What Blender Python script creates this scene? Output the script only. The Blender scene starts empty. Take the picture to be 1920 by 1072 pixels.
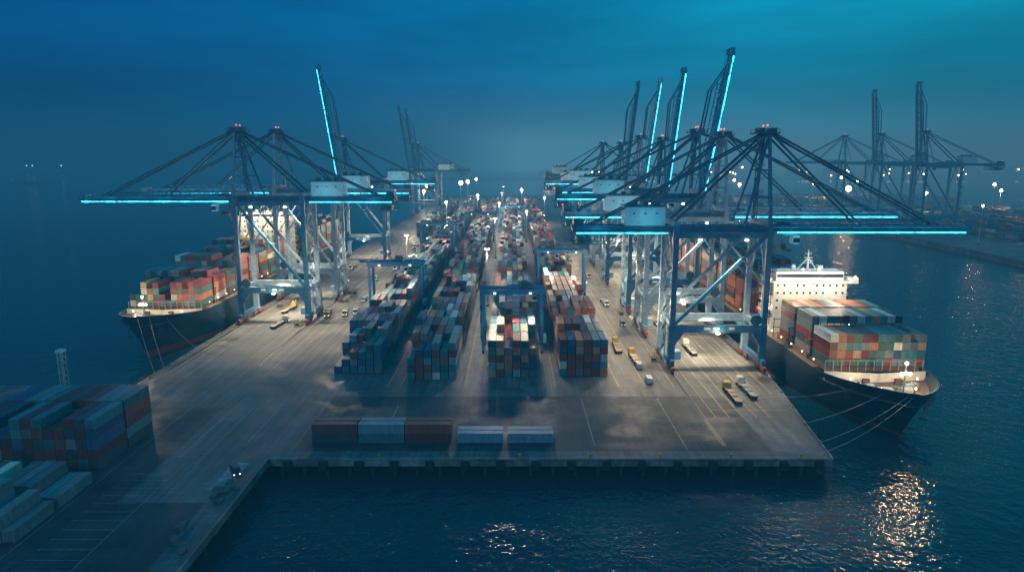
import bpy, math, random
from mathutils import Vector, Matrix
from mathutils.bvhtree import BVHTree
random.seed(7)
R=math.radians
scene=bpy.context.scene; COL=scene.collection
class MB:
    def __init__(s): s.v=[]; s.f=[]
    def hexa(s,p):
        n=len(s.v); s.v+=[tuple(q) for q in p]
        s.f+=[(n,n+3,n+2,n+1),(n+4,n+5,n+6,n+7),(n,n+1,n+5,n+4),(n+1,n+2,n+6,n+5),(n+2,n+3,n+7,n+6),(n+3,n,n+4,n+7)]
        return s
    def box(s,x,y,z,a,b,c):
        a/=2;b/=2;c/=2
        return s.hexa([(x-a,y-b,z-c),(x+a,y-b,z-c),(x+a,y+b,z-c),(x-a,y+b,z-c),(x-a,y-b,z+c),(x+a,y-b,z+c),(x+a,y+b,z+c),(x-a,y+b,z+c)])
    def rng(s,x0,x1,y0,y1,z0,z1): return s.box((x0+x1)/2,(y0+y1)/2,(z0+z1)/2,abs(x1-x0),abs(y1-y0),abs(z1-z0))
    def bar(s,p,q,w,h=None,w2=None,h2=None):
        h=h or w; w2=w2 or w; h2=h2 or h
        p=Vector(p);q=Vector(q);d=(q-p)
        if d.length<1e-6: return s
        d.normalize(); up=Vector((0,0,1)) if abs(d.z)<.97 else Vector((0,1,0))
        r=d.cross(up).normalized(); u=r.cross(d)
        A=[p+r*a*w/2+u*b*h/2 for a,b in((-1,-1),(1,-1),(1,1),(-1,1))]
        B=[q+r*a*w2/2+u*b*h2/2 for a,b in((-1,-1),(1,-1),(1,1),(-1,1))]
        return s.hexa(A+B)
    def cyl(s,p,q,r,r2=None,n=8):
        r2=r if r2 is None else r2
        p=Vector(p);q=Vector(q);d=(q-p).normalized(); up=Vector((0,0,1)) if abs(d.z)<.97 else Vector((0,1,0))
        a=d.cross(up).normalized(); b=a.cross(d); k=len(s.v)
        for c,rr in((p,r),(q,r2)):
            for i in range(n):
                t=2*math.pi*i/n; s.v.append(tuple(c+(a*math.cos(t)+b*math.sin(t))*rr))
        for i in range(n): j=(i+1)%n; s.f.append((k+i,k+j,k+n+j,k+n+i))
        s.f.append(tuple(range(k+n-1,k-1,-1))); s.f.append(tuple(range(k+n,k+2*n)))
        return s
    def ball(s,c,r,n=8,m=5):
        k=len(s.v)
        for i in range(m+1):
            ph=math.pi*i/m
            for j in range(n):
                th=2*math.pi*j/n; s.v.append((c[0]+r*math.sin(ph)*math.cos(th),c[1]+r*math.sin(ph)*math.sin(th),c[2]+r*math.cos(ph)))
        for i in range(m):
            for j in range(n):
                a=k+i*n+j; b=k+i*n+(j+1)%n; s.f.append((a,a+n,b+n,b))
        return s
    def prism(s,pts,y0,y1):
        k=len(s.v);n=len(pts)
        for y in(y0,y1):
            for x,z in pts: s.v.append((x,y,z))
        s.f.append(tuple(range(k,k+n))); s.f.append(tuple(range(k+2*n-1,k+n-1,-1)))
        for i in range(n): j=(i+1)%n; s.f.append((k+i,k+n+i,k+n+j,k+j))
        return s
    def quad(s,x0,x1,y0,y1,z):
        k=len(s.v); s.v+=[(x0,y0,z),(x1,y0,z),(x1,y1,z),(x0,y1,z)]; s.f.append((k,k+1,k+2,k+3)); return s
    def rail(s,p,q,h=1.1,n=None):
        p=Vector(p);q=Vector(q);n=n or max(1,int((q-p).length/3)); u=Vector((0,0,h))
        s.bar(p+u,q+u,.12); s.bar(p+u*.5,q+u*.5,.09)
        for i in range(n+1):
            c=p.lerp(q,i/n); s.bar(c,c+u,.1)
        return s
    def mesh(s,name):
        me=bpy.data.meshes.new(name); me.from_pydata(s.v,[],s.f); me.update(); return me
def obj(name,mb,m,parent=None,loc=None):
    me=mb.mesh(name) if isinstance(mb,MB) else mb
    o=bpy.data.objects.new(name,me); COL.objects.link(o)
    if m and not me.materials: me.materials.append(m)
    if parent: o.parent=parent
    if loc: o.location=loc
    return o
def tag(o,label,cat,group=None):
    o['label']=label;o['category']=cat
    if group:o['group']=group
    return o
def thing(name,label,cat,loc=(0,0,0),rz=0,group=None):
    o=bpy.data.objects.new(name,None); COL.objects.link(o); o.location=loc; o.rotation_euler=(0,0,rz); o.empty_display_size=.1
    return tag(o,label,cat,group)
def struct(name,mb,m):
    o=obj(name,mb,m); o['kind']='structure'; return o
def dup(o,parent=None):
    c=o.copy(); COL.objects.link(c)
    if parent: c.parent=parent
    for ch in list(o.children): dup(ch,c)
    return c
def place(o,loc,rz,label,group=None):
    c=dup(o); c.location=loc; c.rotation_euler=(0,0,rz); c['label']=label
    if group:c['group']=group
    return c
# ---------- materials
def mat(name,c,rough=.6,metal=0,var=.25,scale=.4,emit=None,es=0,bump=0,spec=.5):
    m=bpy.data.materials.new(name); m.use_nodes=True; nt=m.node_tree; b=nt.nodes['Principled BSDF']
    b.inputs['Roughness'].default_value=rough; b.inputs['Metallic'].default_value=metal; b.inputs['Specular IOR Level'].default_value=spec
    if emit:
        b.inputs['Emission Color'].default_value=(*emit,1); b.inputs['Emission Strength'].default_value=es
        b.inputs['Base Color'].default_value=(*c,1); return m
    tc=nt.nodes.new('ShaderNodeTexCoord'); n=nt.nodes.new('ShaderNodeTexNoise'); n.inputs['Scale'].default_value=scale; n.inputs['Detail'].default_value=6; n.inputs['Roughness'].default_value=.65
    nt.links.new(tc.outputs['Object'],n.inputs['Vector'])
    r=nt.nodes.new('ShaderNodeValToRGB'); r.color_ramp.elements[0].position=.3; r.color_ramp.elements[1].position=.7
    r.color_ramp.elements[0].color=(*[x*(1-var) for x in c],1); r.color_ramp.elements[1].color=(*[x*(1+var) for x in c],1)
    nt.links.new(n.outputs['Fac'],r.inputs['Fac']); nt.links.new(r.outputs['Color'],b.inputs['Base Color'])
    if bump:
        bp=nt.nodes.new('ShaderNodeBump'); bp.inputs['Strength'].default_value=bump; bp.inputs['Distance'].default_value=.1
        nt.links.new(n.outputs['Fac'],bp.inputs['Height']); nt.links.new(bp.outputs['Normal'],b.inputs['Normal'])
    return m
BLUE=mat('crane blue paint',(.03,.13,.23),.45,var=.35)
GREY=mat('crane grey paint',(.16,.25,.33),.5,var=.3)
DARKC=mat('crane dark paint',(.03,.095,.14),.5)
STAY=mat('stay steel',(.025,.08,.125),.5)
RTGB=mat('gantry blue paint',(.02,.17,.33),.45)
RED=mat('bogie red',(.25,.04,.035),.6)
HOUSE=mat('machine house white',(.36,.54,.62),.5,var=.15)
WHITE=mat('ship white paint',(.72,.69,.62),.45,var=.15,scale=.3)
DARK=mat('dark steel',(.03,.035,.04),.5)
GLASS=mat('dark glass',(.02,.03,.04),.1,var=.1)
TYRE=mat('tyre rubber',(.02,.02,.02),.9)
STRIP=mat('cyan light strip',(.1,.6,.7),.4,emit=(.05,.62,.8),es=2.4)
nt=STRIP.node_tree; _b=nt.nodes['Principled BSDF']; _g=nt.nodes.new('ShaderNodeNewGeometry'); _n=nt.nodes.new('ShaderNodeTexNoise'); _n.inputs['Scale'].default_value=.45; _n.inputs['Detail'].default_value=4; _n.inputs['Roughness'].default_value=.7
nt.links.new(_g.outputs['Position'],_n.inputs['Vector']); _m=nt.nodes.new('ShaderNodeMapRange'); _m.inputs['From Min'].default_value=.36; _m.inputs['From Max'].default_value=.6; _m.inputs['To Min'].default_value=.6; _m.inputs['To Max'].default_value=5.5
nt.links.new(_n.outputs['Fac'],_m.inputs['Value']); nt.links.new(_m.outputs['Result'],_b.inputs['Emission Strength'])
REDL=mat('red warning lamp',(.5,0,0),.4,emit=(1,.08,.06),es=4)
LAMP=mat('warm lamp',(1,.8,.5),.4,emit=(1,.62,.27),es=20)
LAMPF=mat('far warm lamp',(1,.8,.5),.4,emit=(1,.56,.22),es=60)
LAMPW=mat('white lamp',(1,.9,.8),.4,emit=(1,.85,.6),es=14)
LAMPS=mat('small lamp',(1,.9,.8),.4,emit=(1,.72,.4),es=9)
HEAD=mat('headlamp',(1,1,.9),.3,emit=(1,.9,.7),es=5)
ORANGE=mat('orange paint',(.5,.14,.03),.5)
YELLOW=mat('yellow paint',(.55,.35,.03),.5)
RACK=mat('worn yellow paint',(.2,.14,.04),.6)
ROPE=mat('pale rope',(.3,.3,.28),.9)
RUB=mat('black rubber',(.015,.016,.018),.9,var=.4)
SIGN=mat('pale sign plate',(.5,.55,.58),.5,var=.05)
POLE=mat('galvanised pole',(.3,.36,.4),.45)
DECKM=mat('ship deck',(.17,.12,.08),.7,var=.4,scale=.8)
HATCH=mat('hatch cover paint',(.12,.07,.05),.7)
def objcolor(name,attr):
    m=bpy.data.materials.new(name); m.use_nodes=True; nt=m.node_tree; b=nt.nodes['Principled BSDF']; b.inputs['Roughness'].default_value=.5
    if attr: s=nt.nodes.new('ShaderNodeAttribute'); s.attribute_name='Col'; src=s.outputs['Color']
    else: s=nt.nodes.new('ShaderNodeObjectInfo'); src=s.outputs['Color']
    g=nt.nodes.new('ShaderNodeNewGeometry'); mp=nt.nodes.new('ShaderNodeMapping'); mp.inputs['Scale'].default_value=(1,1,.35)
    n=nt.nodes.new('ShaderNodeTexNoise'); n.inputs['Scale'].default_value=.9; n.inputs['Detail'].default_value=7; n.inputs['Roughness'].default_value=.75
    nt.links.new(g.outputs['Position'],mp.inputs['Vector']); nt.links.new(mp.outputs['Vector'],n.inputs['Vector'])
    mr=nt.nodes.new('ShaderNodeMapRange'); mr.inputs['From Min'].default_value=.3; mr.inputs['From Max'].default_value=.7; mr.inputs['To Min'].default_value=.6; mr.inputs['To Max'].default_value=1.25
    nt.links.new(n.outputs['Fac'],mr.inputs['Value'])
    mx=nt.nodes.new('ShaderNodeVectorMath'); mx.operation='SCALE'; nt.links.new(src,mx.inputs[0]); nt.links.new(mr.outputs['Result'],mx.inputs['Scale'])
    r=nt.nodes.new('ShaderNodeMix'); r.data_type='RGBA'; n2=nt.nodes.new('ShaderNodeTexNoise'); n2.inputs['Scale'].default_value=.35; n2.inputs['Detail'].default_value=8; n2.inputs['Roughness'].default_value=.75
    nt.links.new(g.outputs['Position'],n2.inputs['Vector'])
    m2=nt.nodes.new('ShaderNodeMapRange'); m2.inputs['From Min'].default_value=.56; m2.inputs['From Max'].default_value=.72; m2.inputs['To Max'].default_value=.55
    nt.links.new(n2.outputs['Fac'],m2.inputs['Value']); nt.links.new(m2.outputs['Result'],r.inputs['Factor'])
    nt.links.new(mx.outputs[0],r.inputs['A']); r.inputs['B'].default_value=(.1,.06,.04,1); nt.links.new(r.outputs['Result'],b.inputs['Base Color'])
    return m
CONT=objcolor('container paint',False); CONTS=objcolor('container stack paint',True)
def ground(name,c,var,stain,rough=.8):
    m=mat(name,c,rough,var=var,scale=.06,spec=.4); nt=m.node_tree; b=nt.nodes['Principled BSDF']
    src=b.inputs['Base Color'].links[0].from_socket
    g=nt.nodes.new('ShaderNodeNewGeometry'); mp=nt.nodes.new('ShaderNodeMapping'); mp.inputs['Scale'].default_value=(1.1,.06,1)
    n=nt.nodes.new('ShaderNodeTexNoise'); n.inputs['Scale'].default_value=.5; n.inputs['Detail'].default_value=8; n.inputs['Roughness'].default_value=.7
    nt.links.new(g.outputs['Position'],mp.inputs['Vector']); nt.links.new(mp.outputs['Vector'],n.inputs['Vector'])
    mr=nt.nodes.new('ShaderNodeMapRange'); mr.inputs['From Min'].default_value=.35; mr.inputs['From Max'].default_value=.65; mr.inputs['To Min'].default_value=1-stain; mr.inputs['To Max'].default_value=1.15
    nt.links.new(n.outputs['Fac'],mr.inputs['Value'])
    br=nt.nodes.new('ShaderNodeTexBrick'); br.inputs['Scale'].default_value=.12; br.inputs['Mortar Size'].default_value=.012; br.inputs['Color1'].default_value=(1,1,1,1); br.inputs['Color2'].default_value=(.86,.86,.86,1); br.inputs['Mortar'].default_value=(.6,.6,.6,1); br.offset=0
    nt.links.new(g.outputs['Position'],br.inputs['Vector'])
    n3=nt.nodes.new('ShaderNodeTexNoise'); n3.inputs['Scale'].default_value=.11; n3.inputs['Detail'].default_value=9; n3.inputs['Roughness'].default_value=.75; nt.links.new(g.outputs['Position'],n3.inputs['Vector'])
    q=nt.nodes.new('ShaderNodeMapRange'); q.inputs['From Min'].default_value=.4; q.inputs['From Max'].default_value=.6; q.inputs['To Min'].default_value=.5; q.inputs['To Max'].default_value=1.1; nt.links.new(n3.outputs['Fac'],q.inputs['Value'])
    rq=nt.nodes.new('ShaderNodeMapRange'); rq.inputs['From Min'].default_value=.4; rq.inputs['From Max'].default_value=.6; rq.inputs['To Min'].default_value=.42; rq.inputs['To Max'].default_value=.8; nt.links.new(n3.outputs['Fac'],rq.inputs['Value']); nt.links.new(rq.outputs['Result'],b.inputs['Roughness'])
    v=nt.nodes.new('ShaderNodeVectorMath'); v.operation='SCALE'; nt.links.new(src,v.inputs[0]); nt.links.new(mr.outputs['Result'],v.inputs['Scale'])
    v2=nt.nodes.new('ShaderNodeVectorMath'); v2.operation='SCALE'; nt.links.new(v.outputs[0],v2.inputs[0]); nt.links.new(q.outputs['Result'],v2.inputs['Scale'])
    w=nt.nodes.new('ShaderNodeVectorMath'); w.operation='MULTIPLY'; nt.links.new(v2.outputs[0],w.inputs[0]); nt.links.new(br.outputs['Color'],w.inputs[1])
    nt.links.new(w.outputs[0],b.inputs['Base Color']); return m
CONC=ground('quay concrete',(.145,.16,.165),.3,.45)
ASPH=ground('dark asphalt',(.042,.056,.066),.35,.35)
EDGE=ground('edge concrete',(.2,.215,.22),.4,.4)
WLINE=mat('white road paint',(.27,.3,.31),.7,var=.6,scale=.9)
YLINE=mat('yellow road paint',(.34,.26,.1),.7,var=.6,scale=.9)
RAILM=mat('rail steel',(.05,.045,.04),.4)
# ---------- world
w=bpy.data.worlds.new('World'); scene.world=w; w.use_nodes=True; nt=w.node_tree; bg=nt.nodes['Background']
tc=nt.nodes.new('ShaderNodeTexCoord'); sp=nt.nodes.new('ShaderNodeSeparateXYZ'); nt.links.new(tc.outputs['Generated'],sp.inputs[0])
def ramp(src,stops):
    r=nt.nodes.new('ShaderNodeValToRGB'); e=r.color_ramp.elements
    while len(e)<len(stops): e.new(.5)
    for i,(p,c) in enumerate(stops): e[i].position=p; e[i].color=(*c,1)
    nt.links.new(src,r.inputs['Fac']); return r.outputs['Color']
mr=nt.nodes.new('ShaderNodeMapRange'); mr.inputs['From Min'].default_value=-.55; mr.inputs['From Max'].default_value=.55; nt.links.new(sp.outputs['X'],mr.inputs['Value'])
az=ramp(mr.outputs['Result'],[(0,(.0001,.065,.21)),(.45,(.0003,.14,.34)),(.75,(.0008,.235,.41)),(1,(.001,.225,.36))])
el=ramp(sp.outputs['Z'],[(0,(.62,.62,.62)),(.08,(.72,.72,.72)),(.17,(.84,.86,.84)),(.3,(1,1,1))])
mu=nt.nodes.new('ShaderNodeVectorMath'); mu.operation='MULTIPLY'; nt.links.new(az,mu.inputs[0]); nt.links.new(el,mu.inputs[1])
sk=nt.nodes.new('ShaderNodeTexSky'); sk.sky_type='NISHITA'; sk.sun_disc=False; sk.sun_elevation=R(-4); sk.sun_rotation=R(35)
ss=nt.nodes.new('ShaderNodeVectorMath'); ss.operation='SCALE'; ss.inputs['Scale'].default_value=.02; nt.links.new(sk.outputs[0],ss.inputs[0])
cl=nt.nodes.new('ShaderNodeTexNoise'); cl.inputs['Scale'].default_value=2.6; cl.inputs['Detail'].default_value=6
cm=nt.nodes.new('ShaderNodeMapping'); cm.inputs['Scale'].default_value=(1,1,6); nt.links.new(tc.outputs['Generated'],cm.inputs['Vector']); nt.links.new(cm.outputs['Vector'],cl.inputs['Vector'])
cr=nt.nodes.new('ShaderNodeMapRange'); cr.inputs['From Min'].default_value=.35; cr.inputs['From Max'].default_value=.7; cr.inputs['To Min'].default_value=1.25; cr.inputs['To Max'].default_value=1.85; nt.links.new(cl.outputs['Fac'],cr.inputs['Value'])
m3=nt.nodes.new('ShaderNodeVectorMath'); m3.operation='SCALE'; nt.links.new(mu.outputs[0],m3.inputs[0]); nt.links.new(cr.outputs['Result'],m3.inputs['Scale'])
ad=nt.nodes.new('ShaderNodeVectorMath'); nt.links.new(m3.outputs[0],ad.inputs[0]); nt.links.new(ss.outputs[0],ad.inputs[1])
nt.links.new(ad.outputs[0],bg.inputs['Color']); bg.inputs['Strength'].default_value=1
sl=bpy.data.lights.new('dusk_sun','SUN'); sl.energy=.62; sl.angle=R(22); sl.color=(.55,.84,1); so=bpy.data.objects.new('dusk_sun',sl); COL.objects.link(so); so.rotation_euler=(R(62),0,R(-22))
# haze
hm=bpy.data.materials.new('sea haze'); hm.use_nodes=True; nt=hm.node_tree; nt.nodes.clear()
SG=.00085
out=nt.nodes.new('ShaderNodeOutputMaterial'); va=nt.nodes.new('ShaderNodeVolumeAbsorption'); va.inputs['Color'].default_value=(0,0,0,1); va.inputs['Density'].default_value=SG
em=nt.nodes.new('ShaderNodeEmission'); em.inputs['Strength'].default_value=SG
g=nt.nodes.new('ShaderNodeNewGeometry'); sx_=nt.nodes.new('ShaderNodeSeparateXYZ'); nt.links.new(g.outputs['Position'],sx_.inputs[0])
mh=nt.nodes.new('ShaderNodeMapRange'); mh.inputs['From Min'].default_value=-1000; mh.inputs['From Max'].default_value=1500; nt.links.new(sx_.outputs['X'],mh.inputs['Value'])
hc=ramp(mh.outputs['Result'],[(0,(.011,.082,.165)),(.3,(.018,.12,.23)),(.41,(.1,.31,.45)),(.55,(.1,.29,.42)),(.75,(.085,.21,.3)),(1,(.065,.16,.24))])  # pale mist is emission colour standing in for scattered lamp and sky light
nearc=nt.nodes.new('ShaderNodeMapRange'); nearc.interpolation_type='SMOOTHSTEP'; nearc.inputs['From Min'].default_value=280; nearc.inputs['From Max'].default_value=1000; nt.links.new(sx_.outputs['Y'],nearc.inputs['Value'])
mixh=nt.nodes.new('ShaderNodeMix'); mixh.data_type='RGBA'; mixh.inputs['A'].default_value=(.006,.08,.15,1); nt.links.new(hc,mixh.inputs['B']); nt.links.new(nearc.outputs['Result'],mixh.inputs['Factor'])
nt.links.new(mixh.outputs['Result'],em.inputs['Color'])
asd=nt.nodes.new('ShaderNodeAddShader'); nt.links.new(va.outputs[0],asd.inputs[0]); nt.links.new(em.outputs[0],asd.inputs[1]); nt.links.new(asd.outputs[0],out.inputs['Volume'])
try: hm.cycles.volume_step_rate=.12
except Exception as ex: print('steprate',ex)
struct('haze',MB().rng(-6000,6000,-1200,7000,-12,150),hm)
# ---------- water
wm=bpy.data.materials.new('harbour water'); wm.use_nodes=True; nt=wm.node_tree; b=nt.nodes['Principled BSDF']
b.inputs['Base Color'].default_value=(.002,.03,.044,1); b.inputs['Roughness'].default_value=.1; b.inputs['IOR'].default_value=1.33
g=nt.nodes.new('ShaderNodeNewGeometry'); prev=None
for sc,dist,st in((.07,1.2,.3),(.3,.8,.75),(.8,.3,.8)):
    n=nt.nodes.new('ShaderNodeTexNoise'); n.inputs['Scale'].default_value=sc; n.inputs['Detail'].default_value=2
    nt.links.new(g.outputs['Position'],n.inputs['Vector']); bp=nt.nodes.new('ShaderNodeBump'); bp.inputs['Strength'].default_value=st; bp.inputs['Distance'].default_value=dist
    nt.links.new(n.outputs['Fac'],bp.inputs['Height'])
    if prev: nt.links.new(prev.outputs['Normal'],bp.inputs['Normal'])
    prev=bp
nt.links.new(prev.outputs['Normal'],b.inputs['Normal'])
struct('water',MB().quad(-5900,5900,-1100,6900,-5),wm)
# ---------- pier
pp=[(-62,-100),(-62,162),(81.5,162),(85,190),(92,245),(92,1300),(-126,1300),(-126,219),(-420,206),(-420,-100)]
p=MB(); p.v=[(x,y,0) for x,y in pp]; p.f=[tuple(range(len(pp)))]; struct('pier_ground',p,CONC)
e=MB()
for i in range(len(pp)-1):
    a=pp[i];c=pp[i+1]; k=len(e.v); e.v+=[(*a,-.004),(*c,-.004),(*c,-1.9),(*a,-1.9)]; e.f.append((k,k+1,k+2,k+3))
k=len(e.v); e.v+=[(x,y,-1.9) for x,y in pp]; e.f.append(tuple(range(k+len(pp)-1,k-1,-1)))
for i in range(len(pp)-1):
    a=Vector((*pp[i],0));c=Vector((*pp[i+1],0)); e.bar(a+Vector((0,0,.13)),c+Vector((0,0,.13)),.55,.26)
struct('pier_edge',e,EDGE)
e=MB()
for i in range(25): x=-59+i*5.8; e.cyl((x,163.5,-1.9),(x,163.5,-7),.5); e.cyl((x,169,-1.9),(x,169,-7),.5)
for i in range(20): y=158-i*6; e.cyl((-63.6,y,-1.9),(-63.6,y,-7),.5)
e.rng(-58,78,174,175,-7,-1.95).rng(-74,-73,-90,160,-7,-1.95)
for i in range(150): e.cyl((-124.6,225+i*7,-1.9),(-124.6,225+i*7,-7),.5); e.cyl((90.8,250+i*7,-1.9),(90.8,250+i*7,-7),.5)
struct('pier_piles',e,DARK)
a=MB(); a.quad(-57,68,167,208,.012); a.quad(-410,-88,-98,198,.012); a.quad(-88,-68,-98,140,.012); struct('asphalt_apron',a,ASPH)
a=MB(); a.quad(-92,-64,222,1200,.012); struct('quay_road',a,ground('worn tarmac',(.175,.175,.165),.3,.4))
a=MB(); a.quad(-16,-9,215,1200,.012); a.quad(10.5,15,215,1200,.012); a.quad(-42,-37,215,1200,.012); a.quad(35,55,212,1200,.012); struct('yard_road',a,ground('yard tarmac',(.16,.16,.155),.3,.4))
r=MB()
for x,y0 in((-93,222),(-123.2,222),(56.5,170),(88.7,225)): r.rng(x-.08,x+.08,y0,1290,.0,.1); r.quad(x-.6,x+.6,y0,1290,.016)
struct('crane_rails',r,RAILM)
l=MB()
for x in(-90,-86.5,-83,-79.5,-76,-72.5,-69): l.quad(x-.1,x+.1,226+random.random()*20,900,.03)
for x in(-119,-114,-109,-104,-99): l.quad(x-.09,x+.09,228,900,.03)
for x,y0,y1 in((-85,163,207),(-79,158,199),(-71,170,205),(-35,176,200),(22,170,206),(46,168,206)): l.quad(x-.1,x+.1,y0,y1,.03)
l.quad(-70,-66,150,160,.03)
for i in range(16): l.quad(-93,-82,100+i*3.6,100.1+i*3.6,.03)
l.quad(-82.1,-82,100,160,.03); l.quad(-98,-97.9,96,200,.03)
for i in range(7): l.quad(-92,-60,210+i*1.2,210.12+i*1.2,.03)
struct('white_line_markings',l,WLINE)
struct('pale_paving_patch',MB().quad(-84,-80,188,207,.026).quad(-71,-66,146,158,.026),EDGE)
l=MB()
for x in(60,64,68,72,76,80,84): l.quad(x-.12,x+.12,190 if x<80 else 210,900,.03)
for i in range(34): l.quad(60,84,196+i*11,196.22+i*11,.032)
for x in(-41.5,-37.2,-15.6,-9.4,10.8,14.4,35.5,54,44.5): l.quad(x-.12,x+.12,217,1100,.03)
for x in(-121.5,-95,58.5,87): l.quad(x-.12,x+.12,228,900,.034)
struct('yellow_line_markings',l,YLINE)
struct('quay_corner_slab',MB().quad(69,79,166,182,.02),EDGE)
# ---------- far terminal and coast
f=MB()
f.rng(372,1500,420,980,-6,0); f.rng(230,1500,980,1900,-6,0)
struct('far_terminal_ground',f,ground('far concrete',(.2,.19,.175),.3,.3))
struct('far_shore',MB().rng(-200,3500,2200,2900,-6,4),ASPH)
# ---------- containers
PALS={'rust red':(.25,.055,.035),'brick orange':(.45,.165,.065),'teal':(.045,.18,.2),'deep blue':(.03,.09,.19),'slate grey':(.15,.185,.2),'dark green':(.04,.13,.1),'off white':(.58,.58,.52),'maroon':(.17,.032,.032),'pale blue':(.15,.28,.34),'charcoal':(.05,.065,.08),'tan':(.4,.3,.17)}
def pal(**k): return [x.replace('_',' ') for x,n in k.items() for _ in range(n)]
P_A=pal(teal=5,slate_grey=3,deep_blue=3,rust_red=3,maroon=2,charcoal=1,pale_blue=2,dark_green=1)
P_C=pal(brick_orange=5,off_white=3,teal=4,slate_grey=2,rust_red=4,deep_blue=2,maroon=2,tan=2,pale_blue=1,charcoal=1)
P_D=pal(brick_orange=4,rust_red=6,maroon=3,teal=2,slate_grey=2,charcoal=1,off_white=1,deep_blue=1)
P_L=pal(maroon=9,teal=3,deep_blue=1,slate_grey=4,rust_red=3,charcoal=3)
P_W=pal(off_white=2,slate_grey=5,deep_blue=1,charcoal=1,pale_blue=1)
P_R=pal(off_white=2,teal=5,rust_red=3,brick_orange=2,dark_green=4,deep_blue=1,tan=2,maroon=3,slate_grey=4,charcoal=1)
ORD=['first','second','third','fourth','fifth','sixth','seventh','eighth','ninth','tenth','eleventh','twelfth','thirteenth','fourteenth','fifteenth','sixteenth']+['later']*60
ALL=[]
def block(name,x0,ncol,ys,hf,z0,pl,pitch=2.85,rw='row',L=12.19,rot=False,xc=None):
    H=[[hf(r,c) for c in range(ncol)] for r in range(len(ys))]
    for r,y in enumerate(ys):
        for c in range(ncol):
            for t in range(H[r][c]):
                x=x0+pitch*(c+.5); top=t==H[r][c]-1
                front=r==0 or H[r-1][c]<=t or (ys[r]-ys[r-1])>L+3
                sc=c+1 if x<0 else c-1
                side=sc<0 or sc>=ncol or H[r][sc]<=t
                if top or front or side:
                    z=z0+t*2.62
                    ALL.append(dict(x=x,y=y,z=z,cn=random.choice(pl),t=t,c=c,r=r,b=name,rw=rw,d=math.sqrt(x*x+y*y+(76-z)**2),rot=rot))
def ysq(y0,n,p=12.75,every=11,gap=9): return [y0+i*p+(i//every)*gap for i in range(n)]
def rh(base,sp=1,lo=1,hi=6): 
    return lambda r,c:max(lo,min(hi,int(round(base+random.gauss(0,sp)))))
def hA(r,c):
    if r==0: return [1,2,3,3,4,4][c]
    if r==1: return [3,4,4,5,4,5][c]
    return max(3,min(6,int(round(4.8+random.gauss(0,.6)))))
block('outer left yard block',-63,6,ysq(231,58),hA,.05,P_A)
block('inner left yard block',-36,6,ysq(224,58),lambda r,c:([3,4,4,5,4,5][c] if r==0 else max(3,min(6,int(round(5+random.gauss(0,.6)))))),.05,P_A+P_C)
block('central yard block',-8.4,6,ysq(227,58),lambda r,c:([5,5,4,5,5,4][c] if r==0 else max(3,min(6,int(round(5.1+random.gauss(0,.6)))))),.05,P_C)
block('right yard block',16.4,6,ysq(228,58),lambda r,c:([5,5,5,5,5,5][c] if r==0 else max(3,min(6,int(round(5.1+random.gauss(0,.6)))))),.05,P_D+P_C)
block('far left block',-90,5,ysq(640,26),rh(3.5,1),.05,P_A)
block('left wharf stack',-101-12*2.62,12,[156,169],lambda r,c:(5-(1 if (c in(3,7,8) and r==0) else 0)),.05,P_L,pitch=2.62)
block('low wharf row',-99-9*2.7,9,[124,137.5],lambda r,c:[1,2,3,2,2,3,1,2,1][c] if r==0 else [3,2,2,1,2,2,2,1,1][c],.05,P_W,pitch=2.7)
for nm,cx,yy,hh,pl in(('first apron stack',-47.5,172,2,['maroon','teal','charcoal']),('second apron stack',-35,172,2,['slate grey','pale blue','teal']),('third apron stack',-22.5,172,2,['maroon','rust red','maroon']),('fourth apron stack',-8.5,172,1,['pale blue']),('fifth apron stack',5,172,1,['pale blue'])):
    for rr in range(2):
        for t in range(hh): ALL.append(dict(x=cx,y=yy+rr*2.9,z=.05+t*2.62,cn=random.choice(pl),t=t,c=rr,r=0,b=nm,rw='apron',d=100,rot=True))
def sh(hs,lo=2): return lambda r,c:max(lo,hs[r]-(1 if random.random()<.08 else 0))
XR=114
block('right ship',XR+1-15.1,12,[207,221,235],sh([4,5,5],3),10.2,P_R,pitch=2.52,rw='bay')
block('right ship after deck',XR-15.1,12,[284+i*14 for i in range(12)],lambda r,c:6+(r>1)-(random.random()<.2),10.2,P_D,pitch=2.52,rw='bay')
block('left ship',-148-15.1,12,[285,299,313,327,341,355,369,383],lambda r,c:[4,5,4,6,5,6,7,6][r]-(1 if random.random()<.25 else 0)-(2 if r==0 and c in(0,1,5,6) else 0),12.2,P_R+P_D,pitch=2.52,rw='bay')
block('left ship after deck',-148-15.1,12,[432+i*14 for i in range(8)],rh(6,.6,4,8),12.2,P_R+P_A,pitch=2.52,rw='bay')
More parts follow.
